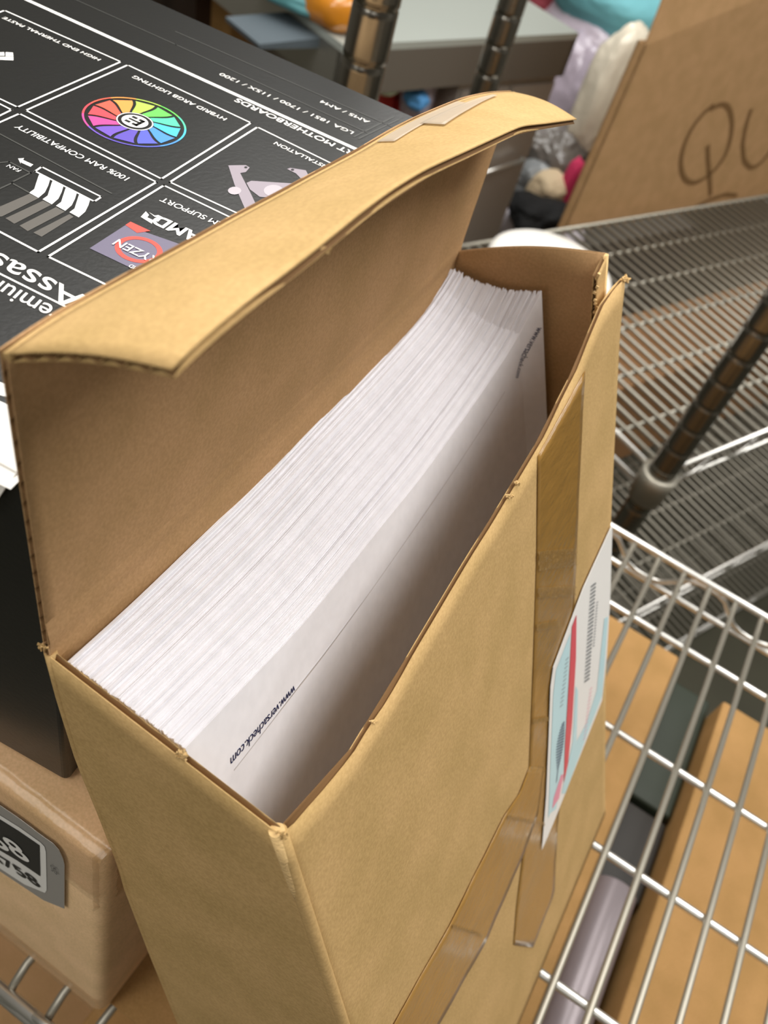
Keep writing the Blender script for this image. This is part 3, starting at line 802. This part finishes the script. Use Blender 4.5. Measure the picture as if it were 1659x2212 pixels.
for t in np.linspace(0, 1, 60):
    row = []
    for u in np.linspace(0, 1, 16):
        x = lerp(-0.30, LX1 + 0.0002, t)
        # wraps from the top face over the front edge and down
        L_ = u * 0.085
        if L_ < 0.04: p = v3(x, LY0 + 0.04 - L_, 0.2270)
        elif L_ < 0.048: th = (L_ - 0.04) / 0.008 * math.pi / 2; p = v3(x, LY0 + 0.0045 - 0.0055 * math.sin(th) + 0.0, 0.2215 + 0.0055 * math.cos(th))
        else: p = v3(x, LY0 - 0.0010, 0.2215 - (L_ - 0.048))
        p = p + v3(0, -0.0005, 0.0004) * (0.5 + noise.noise(Vector((x * 160, L_ * 200, 0))))
        row.append(p)
    A.append(row)
bo = MB(); bo.grid(A); bo.build('packing_tape', CLEAR, tb)
b = MB()
b.grid([[v3(LX1 - 0.003 + 0.004 * u, LY0 - 0.0008 + 0.012 * u, z) + v3(noise.noise(Vector((z * 300, u * 5, 0))) * .0008, 0, 0) for u in np.linspace(0, 1, 6)] for z in np.linspace(0.17, 0.2265, 30)])
b.build('packing_tape', CLEAR, tb)
b = MB(); b.grid([[v3(x, LY0 - 0.0009 - 0.0003 * noise.noise(Vector((x * 90, z * 90, 2))), z) for z in np.linspace(0.004, 0.028, 5)] for x in np.linspace(-0.30, LX1, 30)])
b.build('packing_tape', CLEAR, tb)
# grey sticker with its number panel
def tf(p, off): return on(p, (0, 1, 0), (0, LY0, 0)) + v3(0, -off, 0)
STG = mat('silver_grey_sticker', (168, 164, 158), 0.35, 0.2)
b = MB()
b.prism([tf(p, .0013) for p in ((-60, 1690), (0, 1728), (50, 1762), (100, 1800), (122, 1815), (135, 1830), (143, 1848), (146, 1860), (145, 1956), (100, 1938), (50, 1905), (0, 1872), (-60, 1832))], v3(0, -.0002, 0), 0)
b.poly([tf(p, .0017) for p in ((-60, 1712), (0, 1748), (50, 1779), (95, 1811), (104, 1820), (107, 1832), (108, 1915), (104, 1921), (60, 1903), (0, 1864), (-60, 1828))], 1)
b.poly([tf(p, .0019) for p in ((-60, 1722), (0, 1756), (50, 1787), (94, 1817), (95, 1884), (45, 1850), (0, 1824), (-60, 1790))], 2)
def ftext(b, s, p0, p1, h, m, bold=0.01, off=0.0021):
    a, c = tf(p0, off), tf(p1, off); u = unit(c - a); v = unit(np.cross(v3(0, -1, 0), u)); b.text(s, a, u, v, m, bold=bold, fit=np.linalg.norm(c - a), height=h)
ftext(b, '58', (1, 1816), (78, 1857), 0.0125, 1, 0.02)
ftext(b, 'A758', (-20, 1836), (98, 1911), 0.0082, 2, 0.015)
ftext(b, 'SG', (120, 1870), (133, 1880), 0.0060, 3, 0.0)
STK = mat('black_print', (30, 30, 30), 0.4)
b.build('numbered_sticker', [STG, WHITE, STK, mat('grey_print', (84, 84, 84), 0.5)], tb)['label'] = 'grey sticker with 58 and 758 printed'

# ------------------------------------------------------------------ boxes on the shelf below
def plain_box(x0, x1, y0, y1, z0, z1, label, m=KRAFT3, yaw=0.0, seam=True, group=None):
    e = empty('cardboard_box', ((x0 + x1) / 2, (y0 + y1) / 2, z0), label, 'box', group)
    b = MB(); bevbox(b, x0, x1, y0, y1, z0, z1, 0.003); b.build('carton_body', m, e)
    if seam:
        xm = (x0 + x1) / 2
        b = MB(); b.prism([(x0 + .001, (y0 + y1) / 2 - .027, z1 + .0002), (x1 - .001, (y0 + y1) / 2 - .027, z1 + .0002), (x1 - .001, (y0 + y1) / 2 + .027, z1 + .0002), (x0 + .001, (y0 + y1) / 2 + .027, z1 + .0002)], v3(0, 0, .0002))
        b.build('packing_tape', TAPE, e)
    return e
LZ = -0.617
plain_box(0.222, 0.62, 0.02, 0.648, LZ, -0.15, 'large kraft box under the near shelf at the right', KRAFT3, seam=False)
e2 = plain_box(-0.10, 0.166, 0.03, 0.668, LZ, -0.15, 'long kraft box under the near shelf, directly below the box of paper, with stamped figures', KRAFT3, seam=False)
b = MB()
a = on((1292, 1545), ZN, (0, 0, -0.149)); c = on((1312, 1452), ZN, (0, 0, -0.149)); u = unit(c - a); b.text('78884', a, u, unit(np.cross(ZN, u)), fit=np.linalg.norm(c - a), height=0.012, bold=.02)
b.build('stamped_figures', STK, e2)
# dark green crate and charcoal one added to darken the gap; glossy grey roll
b = MB(); bevbox(b, 0.170, 0.219, 0.505, 0.66, LZ, -0.175, 0.004)
tag(b.build('gap_filler', mat('dark_green_gap', (34, 42, 28), 0.6, var=0.15, vscale=9)), 'dark green crate added to darken the gap between the two kraft boxes below the shelf', 'filler')
b = MB(); bevbox(b, 0.170, 0.219, 0.412, 0.500, LZ, -0.178, 0.004)  # added charcoal block, its dark colour stands in for shade between the boxes
tag(b.build('gap_filler', mat('charcoal_gap', (38, 34, 28), 0.6, var=0.15, vscale=9)), 'charcoal crate between the green crate and the grey tube, added to darken the gap below the shelf', 'filler')
b = MB(); b.tube([(0.1925, 0.408, -0.172), (0.1925, 0.406, -0.172), (0.1925, 0.05, -0.172)], [0.0185, 0.0195, 0.0195], 32)
for y_ in (0.06, 0.39): b.box((0.1925, y_, -0.172 - 0.0195 - (0.617 - 0.1915) / 2), v3(0.006, 0, 0), v3(0, 0.006, 0), v3(0, 0, (0.617 - 0.1915) / 2))
tag(b.build('steel_tube', mat('satin_grey_tube', (140, 130, 133), 0.32, 0.25)), 'glossy grey tube in the gap between the two kraft boxes below the shelf', 'tube')
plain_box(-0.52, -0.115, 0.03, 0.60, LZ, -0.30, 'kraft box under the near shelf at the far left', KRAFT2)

# ------------------------------------------------------------------ background: steel table, bags, marked box
NT = UA                                   # table front faces along the far unit
C1 = v3(-0.71, 1.31, 0.0); C2 = v3(-0.50, 1.88, 0.0)
TU = unit(C2 - C1); TNn = unit(v3(TU[1], -TU[0], 0)); TB = -TNn; TL = np.linalg.norm(C2 - C1)
tbl = empty('steel_work_table', tuple(lerp(C1, C2, .5) + TB * 0.3 + v3(0, 0, FZ)), 'stainless steel work table with a closed cabinet below, at the back', 'table')
DT = 0.75
b = MB(); b.prism([C1 + v3(0, 0, -.012), C2 + v3(0, 0, -.012), C2 + TB * DT + v3(0, 0, -.012), C1 + TB * DT + v3(0, 0, -.012)], v3(0, 0, .012))
b.build('tabletop', mat('worktop_steel', (190, 196, 188), 0.3, 0.35), tbl)
b = MB()
b.prism([C1 + v3(0, 0, -.012), C2 + v3(0, 0, -.012), C2 + v3(0, 0, -.085), C1 + v3(0, 0, -.085)], TB * 0.01)
b.build('apron', STEELD, tbl)
b = MB(); b.prism([C1 + v3(0, 0, -.012), C1 + TB * DT + v3(0, 0, -.012), C1 + TB * DT + v3(0, 0, -.085), C1 + v3(0, 0, -.085)], TU * 0.01)
b.build('apron', STEEL, tbl)
b = MB(); b.prism([C2 + v3(0, 0, -.012), C2 + TB * DT + v3(0, 0, -.012), C2 + TB * DT + v3(0, 0, -.085), C2 + v3(0, 0, -.085)], -TU * 0.01)
b.build('apron', STEEL, tbl)
cabm = mat('cabinet_steel', (172, 164, 154), 0.4, 0.4, bump=.1, bscale=30)
b = MB(); q0 = C1 + TU * (TL * 0.52) + TB * 0.012; q1 = C2 - TU * 0.006 + TB * 0.012
b.prism([q0 + v3(0, 0, -.085), q1 + v3(0, 0, -.085), q1 + v3(0, 0, FZ + .06), q0 + v3(0, 0, FZ + .06)], TB * (DT - .08)); b.build('cabinet', cabm, tbl)
qm = lerp(q0, q1, 0.5)
for a_, c_ in ((q0, qm), (qm, q1)):
    d_ = unit(c_ - a_)
    b = MB(); b.prism([a_ + d_ * .006 + v3(0, 0, -.10), c_ - d_ * .006 + v3(0, 0, -.10), c_ - d_ * .006 + v3(0, 0, FZ + .1), a_ + d_ * .006 + v3(0, 0, FZ + .1)], -TB * 0.008)
    dr = b.build('door', cabm, tbl)
    b = MB(); h0 = on((1040, 376), TNn, a_ - TB * .03); h1 = on((1132, 346), TNn, a_ - TB * .03)
    if c_ is q1: b.tube([h0 + TB * .012, h0, h1, h1 + TB * .012], 0.005, 8); b.build('handle', CHROME, dr)
for q in (C1 + TU * .03 + TB * .03, C1 + TU * .03 + TB * (DT - .05)):
    b = MB(); b.tube([q + v3(0, 0, -.012), q + v3(0, 0, FZ)], 0.018, 16); b.build('leg', STEELD, tbl)
USZ = -0.40
b = MB(); b.prism([C1 + TU * .02 + TB * .02 + v3(0, 0, USZ - .02), q0 + v3(0, 0, USZ - .02), q0 + TB * (DT - .1) + v3(0, 0, USZ - .02), C1 + TU * .02 + TB * (DT - .1) + v3(0, 0, USZ - .02)], v3(0, 0, .02))
b.build('undershelf', STEELD, tbl)

def block(name, pxs, n, p0, depth, m, label, cat, group=None, down=None):
    """solid whose front outline stands on plane (n,p0); depth is its real extent behind that plane"""
    P = [on(p, n, p0) for p in pxs]
    if down is not None:
        P = [v3(p[0], p[1], max(p[2], down)) for p in P]
    b = MB(); b.prism(P, depth); return tag(b.build(name, m), label, cat, group)
pT = C1 + TB * 0.10
# packs under the table, resting on the undershelf
def pack(px0, px1, pz, m, label, cat='package', dep=0.10, zb=USZ):
    a, c = on(px0, TNn, pT), on(px1, TNn, pT); zt = on(pz, TNn, pT)[2]
    a = v3(a[0], a[1], zb); c = v3(c[0], c[1], zb)
    b = MB(); b.prism([a, c, v3(c[0], c[1], zt), v3(a[0], a[1], zt)], TB * dep); return tag(b.build('package', m), label, cat)
RED = mat('red_carton', (206, 60, 56), 0.5)
pack((812, 225), (846, 240), (830, 200), RED, 'red package with a pale green lid under the steel table, behind the chrome post')
pack((860, 240), (884, 250), (870, 222), RED, 'small red package under the steel table, second from the post')
pack((888, 250), (922, 260), (905, 230), mat('bright_red_carton', (226, 52, 50), 0.5), 'bright red package under the steel table, beside the blue one')
def bag(name, px, n, p0, rx, ry, rz, m, label, cat, yaw=0.0, seed=0, lump=0.25, freq=9.0, group=None, drop=0.0, center=None):
    """soft lumpy bag or cushion"""
    c = on(px, n, p0) if center is None else np.array(center)
    c = c + v3(0, 0, -drop)
    bm = bmesh.new(); bmesh.ops.create_icosphere(bm, subdivisions=5, radius=1.0)
    R_ = Matrix.Rotation(yaw, 3, 'Z')
    for v in bm.verts:
        p = v.co.copy(); q = Vector((math.copysign(abs(p.x) ** .75, p.x), math.copysign(abs(p.y) ** .75, p.y), math.copysign(abs(p.z) ** .8, p.z)))
        s_ = 1 + lump * noise.noise(q * 1.3 + Vector((seed, 0, 0))) + lump * .35 * abs(noise.noise(q * freq * .5 + Vector((seed, 5, 0)))) 
        q = Vector((q.x * rx, q.y * ry, q.z * rz)) * s_
        v.co = R_ @ q + Vector(c)
    b = MB(); bm.verts.index_update(); b.add([tuple(v.co) for v in bm.verts])
    for f in bm.faces: b.face([v.index for v in f.verts], 0, True)
    bm.free(); return tag(b.build(name, m), label, cat, group)
pT2 = C1 + TB * 0.12
bag('plastic_bag', (913, 176), TNn, C1 + TB * .06, .030, .035, .075, mat('lilac_film', (178, 170, 184), 0.2, bump=.6, bscale=40, coat=.5), 'lilac grey plastic bag under the steel table', 'bag', seed=3)
bag('cloth_bundle', (899, 214), TNn, C1 + TB * .03, .022, .02, .016, mat('sky_blue_cloth', (90, 160, 220), 0.7), 'sky blue bundle under the steel table', 'bundle', seed=4)
bag('cloth_bundle', (828, 182), TNn, C1 + TB * .04, .026, .02, .014, mat('pale_green_cloth', (206, 220, 190), 0.7), 'pale green bundle on the red package under the steel table', 'bundle', seed=5)
# things left of the table, far back
PB = C1 + TB * 0.55 - TU * 0.0
block('cardboard_box', [(505, -60), (578, -60), (562, 60), (548, 130), (495, 130)], TNn, PB, TB * .3, KRAFT3, 'brown cardboard box behind the table apron, far back left', 'box')
block('storage_box', [(425, -60), (512, -60), (500, 140), (420, 140)], TNn, PB - TNn * 0.03 + TB * .05, TB * .3, mat('dark_brown_board', (54, 36, 24), 0.6), 'dark brown box at the far back left, beyond the black box', 'box')
block('white_board', [(560, 30), (640, 60), (650, 99), (556, 99)], TNn, C1 + TB * 0.4, TB * .02, mat('cream_board', (214, 204, 182), 0.6), 'cream board leaning under the left end of the steel table', 'board')
block('fabric_strip', [(560, 96), (735, 78), (735, 103), (560, 106)], TNn, C1 + TB * 0.06, TB * .1, mat('slate_blue_board', (84, 94, 100), 0.6), 'slate blue tray under the near corner of the steel table', 'tray')
# on the table
bag('amber_bowl', (728, 8), ZN, (0, 0, 0.03), .055, .055, .035, mat('amber_plastic', (200, 128, 34), 0.25, coat=.5), 'amber orange bowl on the steel table beside the chrome post', 'bowl', seed=8, lump=.05)
bag('cloth_bundle', (668, -22), ZN, (0, 0, 0.02), .09, .09, .022, mat('dark_teal_cloth', (84, 140, 144), 0.6), 'dark teal bundle on the steel table, at the top edge', 'bundle', seed=9, lump=.1)

e3 = empty('cardboard_box', tuple(fp(-.33, .7, -0.75)), 'wide flat kraft box on the middle shelf, seen between the upper wires', 'box')
b = MB(); b.prism([fp(-.545, .02, -.75), fp(-.35, .02, -.75), fp(-.35, 1.9, -.75), fp(-.545, 1.9, -.75)], v3(0, 0, .27)); b.build('carton_body', kraft('kraft_board_brown', (158, 118, 80)), e3)
# kraft box with the marker writing, behind the far shelf
QA = -DEP - 0.028
pQ = fp(QA, 0, 0)
mbx = empty('cardboard_box', tuple(on((1500, 400), UA, pQ) * v3(1, 1, 0) + v3(0, 0, -0.23)), 'big kraft cardboard box with QU written in marker, behind the bare wire shelf', 'box')
ql = on((1226, 484), UA, pQ); zb = ql[2] - 0.02; qa = v3(ql[0], ql[1], zb)
ztop = on((1370, 98), UA, pQ)[2]
q2 = qa + UB * 1.0
Aq = lerp(0, 1, 0)
b = MB()
t_ = 0.006; QD = 0.020
def wall(a, c, z0, z1, inward): b.prism([v3(a[0], a[1], z0), v3(c[0], c[1], z0), v3(c[0], c[1], z1), v3(a[0], a[1], z1)], inward * t_)
t_ = 0.004
fA = on((1368, 98), UA, pQ); fB = on((1560, 18), UA, pQ); sl = (fB[2] - fA[2]) / ((fB - fA) @ UB)
zt2 = ztop + sl * 0.32
b.prism([qa, q2, v3(q2[0], q2[1], zt2), v3(*(qa + UB * 0.32)[:2], zt2), v3(qa[0], qa[1], ztop)], -UA * t_)
b.build('front_panel', KRAFT2, mbx)
b = MB(); wall(qa, qa - UA * QD, zb, ztop, UB); b.build('side_panel', KRAFT2, mbx)
b = MB(); wall(q2, q2 - UA * QD, zb, ztop, -UB); b.build('side_panel', KRAFT2, mbx)
b = MB(); wall(qa - UA * QD, q2 - UA * QD, zb, ztop, UA); b.build('back_panel', KRAFT2, mbx)
b = MB(); b.prism([qa, q2, q2 - UA * QD, qa - UA * QD], v3(0, 0, t_)); b.build('bottom_panel', KRAFT2, mbx)
# front flap raised and leaning back, slanted crease
b = MB(); ft0 = v3(qa[0], qa[1], ztop)
b.prism([ft0, ft0 + UB * 0.315 + v3(0, 0, sl * .315), ft0 + UB * .315 + v3(0, 0, .34) - UA * .03, ft0 + v3(0, 0, .30) - UA * .03 + UB * .01], -UA * t_)
b.build('top_flap', KRAFT2, mbx)
b = MB(); ft1 = ft0 + UB * 0.36 + v3(0, 0, sl * .32)
b.prism([ft1, ft1 + UB * 0.60, ft1 + UB * .60 + v3(0, 0, .20) - UA * .10, ft1 + v3(0, 0, .20) - UA * .10 + UB * .05], -UA * t_)
b.build('top_flap', KRAFT2, mbx)
b = MB(); ft2 = ft0 + UB * 0.30 + v3(0, 0, sl * .30) + UA * .002
b.prism([ft2 + v3(0, 0, -.012), ft2 + UB * .05 + v3(0, 0, -.028), ft2 + UB * .075 + v3(0, 0, .05) + UA * .012, ft2 + UB * .01 + v3(0, 0, .09) + UA * .006], -UA * t_)
b.build('torn_flap', KRAFTL, mbx)
INK = mat('brown_marker_ink', (118, 86, 46), 0.8)
def marker(b, pts, w):
    P = smooth(arc([on(p, UA, pQ) + UA * .0012 for p in pts], 60), 6); v = []
    for i in range(len(P)):
        d = unit(P[min(i + 1, 59)] - P[max(i - 1, 0)]); n = unit(np.cross(UA, d)) * w / 2; v.append((P[i] - n, P[i] + n))
    for i in range(59): b.poly([v[i][0], v[i + 1][0], v[i + 1][1], v[i][1]])
b = MB(); z4 = lambda x, y: (1100 + x / 2.968, y / 2.968)
marker(b, [z4(*p) for p in ((1290, 700), (1330, 665), (1390, 660), (1425, 720), (1430, 830), (1400, 970), (1340, 1070), (1260, 1140), (1180, 1180), (1120, 1150), (1095, 1060), (1110, 950), (1160, 830), (1240, 720), (1310, 670))], .0100)
marker(b, [z4(*p) for p in ((1272, 930), (1275, 1030), (1285, 1150), (1290, 1250))], .0100)
b.build('marker_letter', INK, mbx)['label'] = 'brown hand written letter Q'
b = MB()
marker(b, [z4(*p) for p in ((1552, 695), (1520, 790), (1495, 920), (1505, 1030), (1550, 1080), (1610, 1050), (1680, 960), (1740, 820))], .0100)
b.build('marker_letter', INK, mbx)['label'] = 'brown hand written letter U'
b = MB()
marker(b, [z4(*p) for p in ((1190, 1325), (1280, 1280), (1380, 1245), (1460, 1250))], .0090)
b.build('marker_stroke', INK, mbx)
b = MB()
marker(b, [z4(*p) for p in ((1480, 1290), (1560, 1270), (1640, 1262), (1750, 1240))], .0090)
b.build('marker_stroke', INK, mbx)

# white rounded tub on the far shelf behind the open box
b = MB(); wc = on((1183, 592), ZN, (0, 0, -0.17)); rings = []
prof_ = [(0.094, -0.215), (0.100, -0.20), (0.105, -0.18), (0.107, -0.168), (0.104, -0.157), (0.094, -0.150), (0.05, -0.143), (0.0005, -0.141)]
n_ = 48; ks = []
for r_, z_ in prof_: ks.append(b.add([v3(wc[0] + r_ * math.cos(2 * math.pi * q / n_), wc[1] + r_ * math.sin(2 * math.pi * q / n_), z_ + 0.003) for q in range(n_)]))
for i in range(len(ks) - 1):
    for q in range(n_): b.face([ks[i] + q, ks[i] + (q + 1) % n_, ks[i + 1] + (q + 1) % n_, ks[i + 1] + q], 0, True)
b.face([ks[0] + q for q in range(n_)][::-1])
tag(b.build('tub_lid', mat('glossy_white_plastic', (240, 236, 228), 0.35)), 'round white tub on the bare wire shelf, behind the open kraft box', 'tub')

# heap of bagged things beyond the table
PH = fp(-DEP - 0.42, 0, 0)
GA = on((1170, 520), UA, PH); base_z = GA[2] - 0.05
b = MB()
h0 = on((1090, 500), UA, PH); h0 = v3(h0[0], h0[1], base_z)
b.prism([h0, h0 + UB * 0.9, h0 + UB * .9 - UA * .9, h0 - UA * .9], v3(0, 0, FZ - base_z))
crate_o = b.build('storage_bin', mat('grey_bin', (120, 116, 108), 0.6)); tag(crate_o, 'large grey bin under the heap of bagged things at the back', 'bin')
FILM = mat('clear_film', (206, 196, 208), 0.18, bump=.8, bscale=26, coat=.6, bdist=.004)
BAGS = [('paper_pack', (1168, 500), .0, .10, .12, .055, (228, 222, 230), 'white pack at the bottom of the heap behind the round tub', 'pack', 21, .05),
        ('cloth_bundle', (1162, 458), -.02, .07, .085, .032, (10, 11, 12), 'black bundle in the heap, on top of the white pack', 'bundle', 22, .3),
        ('cloth_bundle', (1184, 408), .03, .045, .050, .040, (226, 204, 168), 'beige bundle in the heap, above the black one', 'bundle', 23, .2),
        ('cloth_bundle', (1229, 398), .0, .020, .024, .068, (206, 50, 96), 'pink bundle in the heap, touching the marked kraft box', 'bundle', 24, .15),
        ('plastic_bag', (1146, 392), .10, .05, .05, .05, (150, 154, 156), 'grey plastic bag in the heap, left of the beige bundle', 'bag', 25, .3),
        ('plastic_bag', (1190, 330), .16, .10, .10, .08, (118, 112, 106), 'dark grey plastic bag in the middle of the heap', 'bag', 26, .4),
        ('plastic_bag', (1318, 205), .10, .060, .085, .165, (246, 236, 214), 'cream filled plastic bag in the heap beside the marked kraft box', 'bag', 27, .12),
        ('plastic_bag', (1240, 215), .26, .10, .10, .17, (190, 178, 192), 'lilac clear plastic bag in the heap beside the cream one', 'bag', 28, .2),
        ('plastic_bag', (1290, 85), .34, .17, .14, .10, (204, 192, 204), 'pale lilac plastic bag near the top of the heap', 'bag', 29, .15),
        ('cloth_bundle', (1330, 8), .33, .17, .15, .085, (116, 184, 192), 'teal blue bundle at the very top of the heap', 'bundle', 30, .1),
        ('cloth_bundle', (1168, -8), .55, .09, .08, .05, (130, 46, 56), 'dark red bundle at the top edge beyond the steel table', 'bundle', 31, .2)]
for nm, px, back, rx, ry, rz, c, lab_, cat, sd, lu in BAGS:
    film = cat == 'bag'
    mm = mat(nm, c, 0.25 if film else 0.8, bump=(.8 if film else .3), bscale=(26 if film else 60), coat=(.5 if film else 0), bdist=.004)
    bag(nm, px, UA, PH - UA * back, rx, ry, rz, mm, lab_, cat, yaw=A25, seed=sd, lump=lu)

# ceiling light fittings
for (p, sx, sy, e) in LAMPS:
    e_ = empty('ceiling_light', (p[0], p[1], CZ), 'rectangular ceiling light panel', 'light', 'ceiling light panels')
    b = MB(); 
    for dx, dy, wx, wy in ((-sx / 2 - .02, 0, .02, sy / 2 + .04), (sx / 2 + .02, 0, .02, sy / 2 + .04), (0, -sy / 2 - .02, sx / 2 + .04, .02), (0, sy / 2 + .02, sx / 2 + .04, .02)):
        b.box((p[0] + dx, p[1] + dy, CZ - .012), v3(wx, 0, 0), v3(0, wy, 0), v3(0, 0, .012))
    b.build('frame', mat('white_metal', (220, 218, 212), 0.5), e_)
